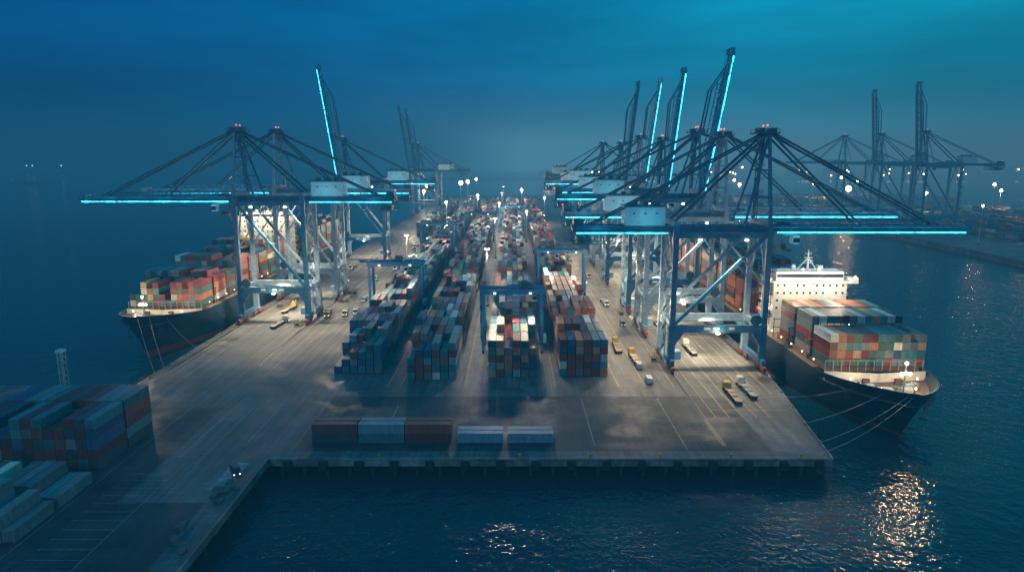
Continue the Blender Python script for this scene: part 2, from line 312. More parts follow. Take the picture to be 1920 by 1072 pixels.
# which containers does the camera see
bv=MB(); bi=[]
for i,c in enumerate(ALL):
    if c['rot']: bv.box(c['x'],c['y'],c['z']+1.3,12.19,2.44,2.59)
    else: bv.rng(c['x']-1.22,c['x']+1.22,c['y'],c['y']+12.19,c['z'],c['z']+2.59)
    bi+=[i]*6
tree=BVHTree.FromPolygons([Vector(v) for v in bv.v],bv.f); CAM=Vector((0,0,76)); sp_,cp_=math.sin(R(10.9)),math.cos(R(10.9))
def seen(i,c):
    if c['rot']: return 40
    n=0; sx=1.2 if c['x']<0 else -1.2
    for (dx,dy,dz) in((-.7,0,1.9),(.7,0,1.9),(0,0,.6),(-.7,2,2.59),(.7,7,2.59),(0,11,2.59),(sx,3,1.3),(sx,9,1.3)):
        p=Vector((c['x']+dx,c['y']+dy,c['z']+dz)); yy=p.y*cp_-(p.z-76)*sp_; zz=p.y*sp_+(p.z-76)*cp_
        if yy<=0 or abs(p.x/yy)>.75 or abs(zz/yy)>.4188: continue
        h=tree.ray_cast(CAM,(p-CAM).normalized())
        if h[0] is not None and bi[h[2]]==i: n+=1
    return n
for i,c in enumerate(ALL): c['s']=seen(i,c)
nS=300
cand=sorted([c for c in ALL if c['s']>0],key=lambda c:c['d']/math.sqrt(min(c['s'],4)))
ind=cand[:nS]; ids=set(id(c) for c in ind)
W,L_,Hh=2.44,12.19,2.59
bm=MB()
for sx in(-1,1):
    x=sx*W/2
    for y in(.09,L_-.09): bm.box(sx*(W/2-.08),y,Hh/2,.16,.18,Hh)
    for z in(.1,Hh-.08): bm.rng(x-sx*.14,x,.18,L_-.18,z-.08,z+.08)
    n=22; step=(L_-.36)/n
    for i in range(n):
        y0=.18+i*step; xa=x-sx*.03; xb=x-sx*.13
        k=len(bm.v)
        ys_=[y0,y0+step*.35,y0+step*.5,y0+step*.85,y0+step]; xs_=[xa,xa,xb,xb,xa]
        for yy,xx in zip(ys_,xs_): bm.v+=[(xx,yy,.18),(xx,yy,Hh-.16)]
        for j in range(4): bm.f.append((k+2*j,k+2*j+1,k+2*j+3,k+2*j+2))
bm.rng(-W/2+.12,W/2-.12,.12,L_-.02,.1,Hh-.03)
for i in range(14): bm.rng(-W/2+.2,W/2-.2,.4+i*.84,.75+i*.84,Hh-.03,Hh+.005)
for y in(.06,L_-.06): bm.rng(-W/2+.16,W/2-.16,y-.06,y+.06,Hh-.16,Hh-.001); 
body=bm.mesh('container_body'); body.materials.append(CONT)
dm=MB()
for s in(-1,1):
    dm.rng(s*.02,s*(W/2-.17),.03,.1,.12,Hh-.17)
    for q in(.3,.72): dm.cyl((s*q,.0,.1),(s*q,.0,Hh-.15),.03,n=5); dm.box(s*q,.0,1.1,.3,.05,.06)
door=dm.mesh('door'); door.materials.append(CONT)
for c in ind:
    o=bpy.data.objects.new('shipping_container',body); COL.objects.link(o); k=PALS[c['cn']]; v=random.uniform(.75,1.25); col=(k[0]*v,k[1]*v,k[2]*v,1)
    o.color=col; o.location=(c['x'],c['y'],c['z'])
    d=bpy.data.objects.new('door',door); COL.objects.link(d); d.parent=o; d.color=tuple(q*.85 for q in col[:3])+(1,)
    if c['rot']:
        o.rotation_euler=(0,0,R(-90)); o.location=(c['x']-6.1,c['y']+1.22,c['z'])
        lab=f"{c['cn']} container, {'lower' if c['t']==0 else 'upper'} tier, {'front' if c['c']==0 else 'rear'} side of the {c['b']}"
    elif c['rw']=='bay': lab=f"{c['cn']} container, {ORD[c['t']]} tier, {ORD[c['c']]} from left, {ORD[c['r']]} bay of the {c['b']}"
    else: lab=f"{c['cn']} container, {ORD[c['t']]} tier, {ORD[c['c']]} column, {ORD[c['r']] if c['r'] else 'front'} row of {c['b']}"
    tag(o,lab,'container','shipping containers stacked at the port')
sm=MB(); cols=[]
def addc(x,y,z,cn,L=12.19):
    k=PALS[cn]; v=random.uniform(.7,1.25); sm.rng(x-1.22,x+1.22,y,y+L,z,z+2.59); cols.append((k[0]*v,k[1]*v,k[2]*v,1))
for c in ALL:
    if id(c) not in ids and not c['rot'] and c['d']<1400: addc(c['x'],c['y'],c['z'],c['cn'])
for bx in range(9):
    for r in range(24):
        y=510+r*13+(r//6)*12+bx%2*9; 
        for c in range(8):
            x=445+bx*30+c*2.8
            if random.random()<.08: continue
            h=random.randint(3,5)
            for t in range(max(0,h-3),h): addc(x,y,t*2.62+.02,random.choice(P_C+P_A))
for bx in range(12):
    for r in range(8):
        for c in range(8):
            h=random.randint(3,5)
            for t in range(max(0,h-2),h): addc(260+bx*34+c*3,1010+r*16,t*2.62+.02,random.choice(P_C+P_A))
me=sm.mesh('container_stacks'); me.materials.append(CONTS); at=me.color_attributes.new('Col','FLOAT_COLOR','CORNER')
buf=[]
for c in cols: buf+=list(c)*24
at.data.foreach_set('color',buf)
o=bpy.data.objects.new('container_stacks',me); COL.objects.link(o); o['kind']='stuff'; tag(o,'mass of mixed coloured containers receding through the yard and far terminal','containers')
# ---------- lights
def pt(loc,p,col=(1,.74,.44),r=.4,parent=None):
    l=bpy.data.lights.new('lamp','POINT'); l.energy=p; l.color=col; l.shadow_soft_size=r; o=bpy.data.objects.new('point_light',l); COL.objects.link(o); o.location=loc
    if parent:o.parent=parent
def spot(loc,tgt,p,ang=110,col=(1,.76,.48),parent=None):
    l=bpy.data.lights.new('flood','SPOT'); l.energy=p; l.color=col; l.shadow_soft_size=.6; l.spot_size=R(ang); l.spot_blend=.8; o=bpy.data.objects.new('flood_light',l); COL.objects.link(o)
    o.location=loc; d=Vector(tgt)-Vector(loc); o.rotation_euler=d.to_track_quat('-Z','Y').to_euler()
    if parent:o.parent=parent
# ---------- quay crane
def quay_crane(xs,xl,yc,zb,za,out,back,raised,label,group,m=GREY,m2=BLUE,lit=True,ang=82,L=None,d=9,flood=0,tx=None,detail=True):
    s=1 if xs>xl else -1; g=abs(xs-xl)
    root=thing('quay_crane',label,'crane',(xs,yc,0),0,group)
    P=lambda x,y,z:(s*x,y,z)
    for x in(0,-g):
        for y in(-d,d):
            b=MB(); b.bar(P(x,y,3),P(x,y,17),2.3,1.9); b.bar(P(x,y,17),P(x,y,zb+2),1.9,1.6)
            e=1 if x<0 else -1
            b.prism([(s*(x+e*1),14),(s*(x+e*4.2),14.3),(s*(x+e*1.5),10.2),(s*(x+e*1),9)],y-.7,y+.7)
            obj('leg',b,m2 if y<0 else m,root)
    for y in(-d,d):
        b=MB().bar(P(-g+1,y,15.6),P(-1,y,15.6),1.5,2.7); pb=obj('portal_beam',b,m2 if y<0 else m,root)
        if y<0 and detail: 
            for k in(.35,.52,.62): obj('sign_plate',MB().box(s*(-g*k),-d-.78,15.8,2.2,.05,.9),SIGN,pb)
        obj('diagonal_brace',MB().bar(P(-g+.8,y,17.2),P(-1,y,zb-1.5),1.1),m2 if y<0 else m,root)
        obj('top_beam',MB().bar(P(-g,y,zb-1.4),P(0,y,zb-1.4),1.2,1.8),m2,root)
        if detail: obj('upper_tie',MB().bar(P(-g*.48,y,zb-2),P(-.5,y,zb*.62),.6),m,root)
    for x in(0,-g):
        obj('sill_beam',MB().bar(P(x,-d-3,3.7),P(x,d+3,3.7),1.5,1.9),m2,root)
        obj('cross_beam',MB().bar(P(x,-d,zb+2.4),P(x,d,zb+2.4),1.5,1.8),m,root)
        obj('cross_beam',MB().bar(P(x,-d,15.6),P(x,d,15.6),1.4,2.2),m,root)
        obj('cross_brace',MB().bar(P(x,-d,zb*.6),P(x,0,zb-1),.6).bar(P(x,d,zb*.6),P(x,0,zb-1),.6),m,root)
        for y in(-d,d):
            bo=obj('bogie',MB().box(s*x,y-2.6,1.9,1.3,4.2,1.1).box(s*x,y+2.6,1.9,1.3,4.2,1.1).box(s*x,y,2.7,1.1,3.4,.7),RED,root)
            wb=MB()
            for k in(-4.1,-2.9,-1.6,1.6,2.9,4.1): wb.cyl((s*x-.3,y+k,.62),(s*x+.3,y+k,.62),.5,n=10)
            obj('wheels',wb,DARK,bo)
    gx=-g-back
    b=MB()
    for y in(-3,3): b.bar(P(gx,y,zb+.2),P(3,y,zb+.2),1.1,2.3)
    n=int((3-gx)/6)
    for i in range(n+1): b.bar(P(gx+i*(3-gx)/n,-3,zb+.9),P(gx+i*(3-gx)/n,3,zb+.9),.6)
    gi=obj('main_girder',b,m2,root)
    wk=MB()
    for y in(-4.6,4.6): wk.bar(P(gx,y,zb-.6),P(3,y,zb-.6),1.3,.15); wk.rail(P(gx,y*1.12,zb-.5),P(3,y*1.12,zb-.5))
    for i in range(n+1): x=gx+i*(3-gx)/n; wk.bar(P(x,-5,zb-.7),P(x,5,zb-.7),.2)
    obj('walkway',wk,DARKC,gi)
    L=L or out-3; A=R(ang) if raised else 0; ca,sa=math.cos(A),math.sin(A); H0=Vector((3,0,zb+.2))
    def B(t,y,z=0): 
        return P(H0.x+t*ca-z*sa,y,H0.z+t*sa+z*ca)
    b=MB()
    for y in(-3,3): b.bar(B(0,y),B(L*.85,y),1.1,2.0); b.bar(B(L*.85,y),B(L,y*.8),1.1,2.0,.9,1.2)
    n=int(L/6)
    for i in range(n+1): b.bar(B(i*L/n,-3,.6),B(i*L/n,3,.6),.5)
    for i in range(n): b.bar(B(i*L/n,-3,.6),B((i+1)*L/n,3,.6),.3)
    b.box(*B(L+.6,0,.3),2.4,7,2.4) if not raised else b.box(*B(L+.6,0,.3),2.2,6.4,2.6)
    n=int(L*.8/4)
    for y in(-3,3):
        b.bar(B(0,y,2.9),B(L*.8,y,2.6),.3)
        for i in range(n):
            b.bar(B(i*L*.8/n,y,1),B((i+.5)*L*.8/n,y,2.8),.2); b.bar(B((i+.5)*L*.8/n,y,2.8),B((i+1)*L*.8/n,y,1),.2)
    bo=obj('boom',b,m2,root)
    wk=MB()
    for y in(-4.4,4.4): wk.bar(B(0,y,-.6),B(L,y,-.6),1.1,.15) if not raised else wk.bar(B(0,y,-.6),B(L,y,-.6),.3,1.1)
    if not raised:
        for y in(-5,5): wk.rail(B(0,y,-.5),B(L,y,-.5))
    else:
        for y in(-5,5):
            wk.bar(B(0,y,.6),B(L,y,.6),.14)
            for i in range(int(L/4)): wk.bar(B(i*4,y,-.6),B(i*4,y,.6),.12)
    for i in range(int(L/6)): wk.bar(B(i*6,-5,-.7),B(i*6,5,-.7),.2)
    obj('boom_walkway',wk,DARKC,bo)
    if lit:
        for yy in((-5.25,5.2) if not raised else (-5.3,)):
            if not raised: b=MB().bar(B(1,yy,-1.0),B(L-1,yy,-1.0),.12,.5)
            else: b=MB().bar(B(1,yy,0),B(L-2,yy,0),.6,.12)
            obj('light_strip',b,STRIP,bo)
        obj('light_strip',MB().bar(P(gx+1,-5.25,zb-1),P(-g-2,-5.25,zb-1),.12,.5),STRIP,gi)
        for t in(.1,.28,.46,.64,.8,.95): pt(B(L*t,-7.5,-2),1000,(.08,.75,1),.2,root)  # added cyan point lights off the boom, spreading the strip glow; no fixtures
        pt(P(gx+back*.25,-8.5,zb-1.5),1000,(.08,.75,1),.2,root); pt(P(-g-9,-12,zb+3),1100,(.15,.8,1),.2,root)  # more added cyan lights by rear girder and machinery house, no fixtures
    b=MB()
    for y in(-1,1):
        b.bar(P(0,y*d,zb+2),P(0,y*2.6,za),1.2,1.2,.9,.9)
        b.bar(P(-8,y*d*.75,zb+2),P(-.5,y*2.6,za-1.5),.7)
    for t in(.3,.6,.85):
        yy=d+(2.6-d)*t; zz=zb+2+(za-zb-2)*t; b.bar(P(0,-yy,zz),P(0,yy,zz),.6); b.bar(P(-8*(1-t),-yy*.9,zz),P(0,-yy,zz),.4); b.bar(P(-8*(1-t),yy*.9,zz),P(0,yy,zz),.4)
    for i in range(6):
        z0=zb+4+i*(za-zb-6)/6; z1=z0+(za-zb-6)/6; b.bar(P(-2.5,-2*(1 if i%2 else -1),z0),P(-2.5,2*(1 if i%2 else -1),z1),.3); b.box(-s*2.5,-1.8,z1,2.6,2.6,.2); b.rail(P(-3.8,-3.1,z1),P(-1.2,-3.1,z1),1,1)
    for yy in(-2,2): b.bar(P(-2.5,yy,zb+3),P(-2.5,yy,za-1),.3)
    obj('mast_frame',b,m2,root)
    b=MB().box(s*-.8,0,za+.2,8,7.5,.5).box(s*1.5,0,za+1.2,2,5,1.5).box(s*-2.5,0,za+1.2,2,5,1.5)
    for y in(-3.6,3.6): b.rail(P(-4.6,y,za+.4),P(3,y,za+.4),1.2)
    obj('apex_platform',b,DARKC,root)
    def stay(p,q,t=.5): obj('stay',MB().bar(p,q,t),STAY,root)
    for y in(-2.6,2.6):
        if raised:
            stay(P(.5,y,za),B(L*.42,y,1.2),.55); stay(P(1.4,y,za+.5),P(3+L*.62*ca-5,y,zb+L*.74),.7); stay(P(3+L*.62*ca-5,y,zb+L*.74),B(L*.9,y,1),.5)
        else:
            stay(P(.5,y,za),B(L*.46,y,1.2),.62); stay(P(.5,y,za+.6),B(L*.87,y,1.2),.62); stay(P(.5,y*.5,za+1),B(L*.82,y*.7,1.4),.25)
        stay(P(-.5,y,za),P(-g,y*1.5,zb+2.4),.8); stay(P(-.5,y,za+.5),P(-g-back*.82,y,zb+1.4),.6)
    h=MB().rng(s*(-g-3),s*(-g-17),-4.6,4.6,zb+1.5,zb+8)
    hs=obj('machinery_house',h,HOUSE,root)
    rf=MB().rng(s*(-g-2.6),s*(-g-17.4),-5,5,zb+8.003,zb+8.4)
    for k in(5,9,13): rf.box(s*(-g-k),1,zb+9,1.8,2.4,1.2)
    rf.rail(P(-g-3,-4.9,zb+8.4),P(-g-17,-4.9,zb+8.4)); obj('roof',rf,DARKC,hs)
    if detail:
        for k in(6,10,14): obj('vent',MB().box(s*(-g-k),-4.62,zb+5.8,.8,.06,.5),DARKC,hs)
    b=MB(); x0=gx; x1=gx+15
    for z in(zb-1.6,zb-5):
        for y in(-4,4): b.bar(P(x0,y,z),P(x1,y,z),.35)
    for i in range(8):
        x=x0+i*15/7
        for y in(-4,4):
            b.bar(P(x,y,zb-5),P(x,y,zb),.28)
            if i<7: b.bar(P(x,y,zb-5),P(x+15/7,y,zb-1.6),.2)
        b.bar(P(x,-4,zb-5),P(x,4,zb-5),.28)
    b.box(s*(x0+4),0,zb-3.8,5,6,2); b.box(s*(x0+2),0,zb+2.3,3.5,6,2.4)
    obj('service_platform',b,DARKC,root)
    tx=tx if tx is not None else (8 if not raised else -g*.5)
    t=obj('trolley',MB().box(s*tx,0,zb-1.5,5,7.4,1.2).box(s*tx,0,zb+2,3.5,4,1.2),DARKC,root)
    cb=obj('operator_cab',MB().rng(s*(tx+3.2),s*(tx+5.6),-1.4,1.4,zb-5.4,zb-2.2),HOUSE,root)
    obj('cab_window',MB().rng(s*(tx+5.65),s*(tx+3.4),-1.46,1.46,zb-4.9,zb-3.2),GLASS,cb)
    if not raised:
        sz=zb-7
        b=MB().box(s*tx,0,sz,2.4,12,.6).box(s*tx,0,sz+1,2,3,1.2)
        for y in(-1.5,1.5):
            for x in(-1,1): b.cyl((s*tx+x,y,sz+1.4),(s*tx+x,y,zb-1.9),.06,n=5)
        obj('spreader',b,DARK,root)
    b=MB(); zz=4; k=0; X=-g-2.4
    while zz<zb-2:
        y0,y1=(-d,-d+5) if k%2==0 else(-d+5,-d)
        b.bar(P(X,y0,zz),P(X,y1,zz+3.4),.8,.15); b.bar(P(X-.4,y0,zz+1),P(X-.4,y1,zz+4.4),.1); b.box(s*X,y1,zz+3.4,1.3,1.3,.12); zz+=3.4;k+=1
    for y in(-d-.4,-d+5.4): b.bar(P(X,y,3.5),P(X,y,zb),.22)
    obj('staircase',b,m,root)
    if detail:
        b=MB(); 
        for z in range(20,int(zb)-3,4): b.box(s*1.7,-d,z,1.3,1.8,.15); b.rail(P(2.3,-d-.9,z),P(2.3,-d+.9,z),1,1)
        b.bar(P(2.1,-d+.7,17),P(2.1,-d+.7,zb),.15); b.bar(P(1.5,-d+.7,17),P(1.5,-d+.7,zb),.15)
        obj('ladder',b,DARKC,root)
        b=MB().cyl(P(-3.2,-d-1.6,19),P(-3.2,-d-.9,19),2,n=16); obj('cable_reel',b,DARKC,root)
        obj('control_cabin',MB().box(s*(-g+2.4),-d+2,5.6,2.6,3.4,3),HOUSE,root)
    rr=.32 if yc<420 else .2
    for q in(P(-.8,-2,za+2.8),P(-.8,2,za+2.8),B(L+1.8,0,.8),P(gx,0,zb+4)): obj('warning_light',MB().ball(q,rr,6,4),REDL,root)
    for x in(-g*.25,-g*.75): obj('floodlight',MB().box(s*x,-d-.9,zb-2.9,1.1,.5,.6),LAMPW if flood else SIGN,root)
    if flood:
        spot(P(-g*.5,-d-1,zb-3.4),P(-g*.5,-d-4,0),flood,115,parent=root)
        spot(P(-g*.5,d-4,15),P(-g*.4,d+4,0),flood*.2,140,parent=root)
        pt(P(-g*.5,-d-3,13.5),2000,parent=root)
        obj('portal_lamp',MB().box(s*-g*.5,-d-.9,14,1.4,.5,.4),LAMPS,root)
    return root
LG='quay cranes along the left quay'; RG='quay cranes along the right quay'; FG='quay cranes of the far terminal'
quay_crane(-123.2,-93,313,56,86,71,40,False,'nearest quay crane on the left quay, boom lowered over the bow of the left ship',LG,flood=290000)
quay_crane(-123.2,-93,365,57,87,70,40,False,'second quay crane on the left quay, boom lowered, just behind the nearest one',LG,flood=240000,m2=GREY,m=GREY)
quay_crane(-123.2,-93,505,56,86,84,38,True,'left quay crane with its cyan lit boom raised, third from the front',LG,flood=240000,m2=BLUE)
quay_crane(-123.2,-93,850,56,88,80,38,True,'hazy left quay crane with unlit raised boom, fourth from the front',LG,lit=False,detail=False,m2=BLUE)
quay_crane(-123.2,-93,905,56,88,80,38,True,'hazy left quay crane with unlit raised boom, farthest along the quay',LG,lit=False,detail=False,m2=BLUE)
quay_crane(88.7,56.5,243,50,83,71,35,False,'nearest quay crane on the right quay, boom lowered beyond the right ship',RG,flood=180000,tx=8)
quay_crane(88.7,56.5,292,51,83.5,74,35,False,'second quay crane on the right quay, boom lowered, behind the nearest',RG,m2=GREY,flood=150000)
quay_crane(88.7,56.5,333,56,86,70,36,True,'right quay crane with the tallest looking raised boom lit cyan, third in line',RG,m2=BLUE,ang=81,flood=100000)
quay_crane(88.7,56.5,408,55,84,71,32,True,'right quay crane with raised cyan boom, fourth in line',RG,m2=BLUE,ang=84,flood=120000)
quay_crane(88.7,56.5,478,57,87,71,34,True,'right quay crane with raised cyan boom, fifth in line',RG,m2=GREY,ang=83,flood=120000)
quay_crane(88.7,56.5,560,54,84,80,26,True,'right quay crane with unlit raised boom, sixth in line in the haze',RG,lit=False,ang=84,detail=False)
quay_crane(88.7,56.5,675,56,86,70,24,False,'farthest right quay crane in the haze with lowered boom',RG,detail=False,lit=False)
quay_crane(402,436,680,66,97,80,45,True,'nearest far terminal crane at right with raised dark boom',FG,lit=False,detail=False,ang=84,m2=BLUE)
quay_crane(402,436,762,66,97,80,45,True,'second far terminal crane from the right with raised dark boom',FG,lit=False,detail=False,ang=84)
quay_crane(402,436,845,66,97,66,45,False,'far terminal crane with lowered boom reaching left over the basin',FG,lit=False,detail=False)
# ---------- yard gantry
def gantry(x0,x1,y,h,label,m=RTGB,fl=16000):
    root=thing('yard_gantry_crane',label,'crane',((x0+x1)/2,y,0),0,'rubber tyred gantry cranes straddling the yard blocks'); w=(x1-x0)/2; d=5.5
    for x in(-w,w):
        for yy in(-d,d):
            obj('leg',MB().bar((x,yy,2.2),(x,yy*.85,h-1),1.1,1.0),m,root)
            bo=obj('wheel_bogie',MB().box(x,yy,1.5,1,3.4,.8),m,root)
            for k in(-1.1,1.1): obj('wheel',MB().cyl((x-.35,yy+k,.8),(x+.35,yy+k,.8),.8,n=12),TYRE,bo)
        obj('sill_beam',MB().bar((x,-d-1,2.4),(x,d+1,2.4),.8,1),m,root)
        obj('end_tie',MB().bar((x,-d*.85,h-2),(x,d*.85,h-2),.7,.8),m,root)
        obj('diagonal_brace',MB().bar((x,-d*.95,h*.45),(x,d*.9,h*.8),.35),m,root)
    for yy in(-d*.8,d*.8):
        b=MB().bar((-w-1.2,yy,h),(w+1.2,yy,h),1,1.7); gi=obj('girder',b,m,root)
        obj('railing',MB().rail((-w-1,yy+(.9 if yy>0 else -.9),h+.9),(w+1,yy+(.9 if yy>0 else -.9),h+.9)),DARKC,gi)
    tx=random.uniform(-w*.5,w*.5)
    obj('trolley',MB().box(tx,0,h+1.6,5,8.4,1).box(tx-.5,0,h+2.9,2.6,3.2,1.7).cyl((tx+1.6,-1.6,h+2.8),(tx+1.6,1.6,h+2.8),.7),DARKC,root)
    cb=obj('operator_cab',MB().box(tx+3.5,-2,h-2.6,2,2,2.4),HOUSE,root); obj('cab_window',MB().box(tx+3.5,-3.02,h-2.7,1.7,.06,1.4),GLASS,cb)
    obj('spreader',MB().box(tx,0,h-6,2.3,7,.5).cyl((tx-.8,-2,h-6),(tx-.8,-2,h+1),.06,n=5).cyl((tx+.8,2,h-6),(tx+.8,2,h+1),.06,n=5),YELLOW,root)
    obj('power_box',MB().box(w+1,0,4.6,1.8,5,2.6),HOUSE,root)
    b=MB(); k=0; zz=3
    while zz<h-2: b.bar((-w-1,-2 if k%2 else 2,zz),(-w-1,2 if k%2 else -2,zz+3),.6,.12); zz+=3;k+=1
    obj('ladder',b,DARKC,root)
    for x in(-w*.6,w*.6): obj('floodlight',MB().box(x,-d*.8-.8,h-.4,.8,.4,.4),LAMPS,root); spot((x,-d-1,h-1),(x*.5,-d-16,0),fl,130,(1,.84,.62),root)
    return root
gantry(-69,-44.2,330,24,'blue yard gantry crane over the outer left block, nearer of the two')
gantry(-69,-44.2,520,24,'blue yard gantry crane over the outer left block, farther of the two')
gantry(-41,-16.5,615,24,'hazy yard gantry crane over the inner left block')
gantry(-11.2,11.6,262,24,'blue yard gantry crane straddling the front of the central block',fl=26000)
gantry(14.6,40,374,24,'blue yard gantry crane straddling the right yard block',fl=26000)
gantry(-11.2,11.6,700,24,'distant yard gantry crane over the far end of the central block')
# ---------- ships
def hullmat(name,c,zr):
    m=mat(name,c,.4,var=.4,scale=.15); nt=m.node_tree; b=nt.nodes['Principled BSDF']; src=b.inputs['Base Color'].links[0].from_socket
    g=nt.nodes.new('ShaderNodeNewGeometry'); s=nt.nodes.new('ShaderNodeSeparateXYZ'); nt.links.new(g.outputs['Position'],s.inputs[0])
    c2=nt.nodes.new('ShaderNodeMath'); c2.operation='LESS_THAN'; c2.inputs[1].default_value=zr; nt.links.new(s.outputs['Z'],c2.inputs[0])
    x=nt.nodes.new('ShaderNodeMix'); x.data_type='RGBA'; nt.links.new(c2.outputs[0],x.inputs['Factor']); nt.links.new(src,x.inputs['A']); x.inputs['B'].default_value=(.3,.035,.03,1)
    nt.links.new(x.outputs['Result'],b.inputs['Base Color']); return m
def ship(xc,bow,beam,length,zf,zc,tip,accy,acch,label,hm,side,accw):
    root=thing('container_ship',label,'ship',(xc,bow,0),0,'container ships moored at the pier'); hb=beam/2
    nl=9;ns=30
    def zt(t): return (zc-1.3)+(tip-(zc-1.3))*max(0,1-t/30)**1.3
    def half(f,t,sk):
        Lk=60+(31-60)*f; p=1.15+(.66-1.15)*f; q=min(1,max(0,(t-sk)/Lk)); return hb*math.sin(math.pi/2*q)**p
    b=MB()
    for sgn in(1,-1):
        k0=len(b.v)
        for k in range(nl):
            f=k/(nl-1); sk=12*(1-f)**1.25
            for i in range(ns):
                t=sk+(length-sk)*(i/(ns-1))**2.4; b.v.append((sgn*half(f,t,sk),t,-9+f*(zt(t)+9)))
        for k in range(nl-1):
            for i in range(ns-1):
                a=k0+k*ns+i; q=(a,a+1,a+ns+1,a+ns); b.f.append(q if sgn<0 else q[::-1])
    h=obj('hull',b,hm,root)
    for p_ in h.data.polygons: p_.use_smooth=True
    b=MB()
    for i in range(16):
        t=1.6+i*1.8; x=max(.05,half(1,t,0)-.5); b.v+=[(-x,t,zf),(x,t,zf)]
        if i: k=len(b.v)-4; b.f.append((k,k+1,k+3,k+2))
    obj('foredeck',b,DECKM,root)
    for sg in(-1,1):
        b=MB(); pr=None
        for i in range(20):
            t=.2+i*1.5; x=half(1,t,0); c=(sg*x,t,zt(t)+.1)
            if pr: b.bar(pr,c,.3,.2)
            pr=c
        obj('bulwark_rail',b,DARKC,root)
    b=MB().rng(-hb+.15,hb-.15,32,length-1,zc-2.2,zc-1.4); 
    obj('main_deck',b,DECKM,root)
    for i in range(int((length-30)/14)):
        y0=27+i*14; 
        if abs(bow+y0+6-accy-6)<12: continue
        obj('hatch_cover',MB().rng(-hb+2.2,hb-2.2,y0,y0+12.4,zc-1.4,zc+.1),HATCH,root)
    bh=max(2.0,zc-.8-zf)
    b=MB().bar((-hb+1.1,25.5,zf+bh/2),(0,23.2,zf+bh/2),.4,bh).bar((0,23.2,zf+bh/2),(hb-1.1,25.5,zf+bh/2),.4,bh)
    obj('breakwater',b,WHITE,root)
    for i in range(3 if bow<200 else 8):
        b=MB(); y=26.2+i*14+13.4
        for j in range(14): x=-hb+.8+j*(beam-1.6)/13; b.bar((x,y,zc-1),(x,y,zc+6.2),.22)
        for z in(zc+2.8,zc+5.8): b.bar((-hb+.5,y,z),(hb-.5,y,z),.5,.2)
        obj('lashing_bridge',b,ORANGE if i==0 and bow<200 else DARK,root)
    b=MB()
    for x in range(13): b.bar((-hb+1.6+x*(beam-3.2)/12,26.3,zc-1),(-hb+1.6+x*(beam-3.2)/12,26.3,zc+2.4),.16)
    b.bar((-hb+1.5,26.3,zc+2.4),(hb-1.5,26.3,zc+2.4),.16)
    obj('deck_railing',b,POLE,root)
    for sx in(-1,1):
        obj('windlass',MB().cyl((sx*3-1.6,13,zf+1),(sx*3+1.6,13,zf+1),.9,n=10).box(sx*3,14.4,zf+.7,3.6,1.2,1.4),POLE,root)
        obj('windlass',MB().cyl((sx*6-1.2,17,zf+.9),(sx*6+1.2,17,zf+.9),.8,n=10),POLE,root)
        obj('winch_box',MB().box(sx*9,19,zf+.6,1.4,2,1.2),POLE,root); obj('winch_box',MB().box(sx*5,21,zf+.9,2,1,1.8),HATCH,root)
        for q in range(5): obj('mooring_bitt',MB().cyl((sx*(1.4+q*1.5),8+q*2.8,zf),(sx*(1.4+q*1.5),8+q*2.8,zf+.9),.28),YELLOW,root)
        an=MB().bar((sx*6.2,8.6,zf-2.5),(sx*5.6,7.4,zf-6),.5).bar((sx*4.4,7.4,zf-5.6),(sx*6.6,8.3,zf-6.2),.6,.5); obj('anchor',an,DARK,root)
    b=MB().cyl((0,9.5,zf),(0,9.5,zf+11),.3,.16).bar((-1.3,9.5,zf+7),(1.3,9.5,zf+7),.14).bar((0,9.5,zf+6),(0,14,zf),.16)
    fm=obj('foremast',b,DARKC,root)
    for q in((-1.2,9.2,zf+7.3),(0,9.1,zf+7.5),(1.2,9.2,zf+7.3),(0,9.3,zf+10.4)): obj('mast_lamp',MB().ball(q,.5,8,6),LAMP,fm)
    ay=accy-bow; wv=accw/2; h1=acch-3.4
    ac=obj('superstructure',MB().rng(-wv,wv,ay,ay+12,zc-1.4,h1).rng(-wv*.92,wv*.92,ay+1,ay+9,h1+.003,acch),WHITE,root)
    lev=int((h1-zc)/2.9)
    wnd=MB().box(0,0,0,.75,.08,.8).mesh('window'); wnd.materials.append(GLASS)
    for lv in range(max(0,lev-4),lev):
        for j in range(11):
            x=-wv+1.6+j*(accw-3.2)/10
            if random.random()<.12: continue
            q=obj('window',wnd,None,ac,(x,ay-.03,h1-1.7-(lev-1-lv)*2.9))
    for lv in range(lev): 
        z=h1-lv*2.9
        for sg in(-1,1): obj('side_gallery',MB().rng(sg*(wv+1.4),sg*wv,ay+2,ay+11,z-.2,z-.05).rail((sg*(wv+1.3),ay+2,z-.05),(sg*(wv+1.3),ay+11,z-.05)),WHITE,ac)
    bw=beam/2+.8
    obj('bridge_wing',MB().rng(-bw,bw,ay-.8,ay+4.5,h1-.9,h1-.02).rng(-bw,-bw+3,ay-.6,ay+3,h1,h1+1.3).rng(bw-3,bw,ay-.6,ay+3,h1,h1+1.3).bar((-bw+1,ay+2,h1-.9),(-wv,ay+2,h1-4),.5).bar((bw-1,ay+2,h1-.9),(wv,ay+2,h1-4),.5),WHITE,ac)
    obj('bridge_window',MB().rng(-wv*.9,wv*.9,ay+.93,ay+.99,h1+1.2,h1+2.5),GLASS,ac)
    b=MB().rail((-wv*.9,ay+1,acch),(wv*.9,ay+1,acch)).cyl((0,ay+4,acch),(0,ay+4,acch+8),.5,.2)
    for z in(3,5,6.6): b.bar((-2.6+z*.2,ay+4,acch+z),(2.6-z*.2,ay+4,acch+z),.25)
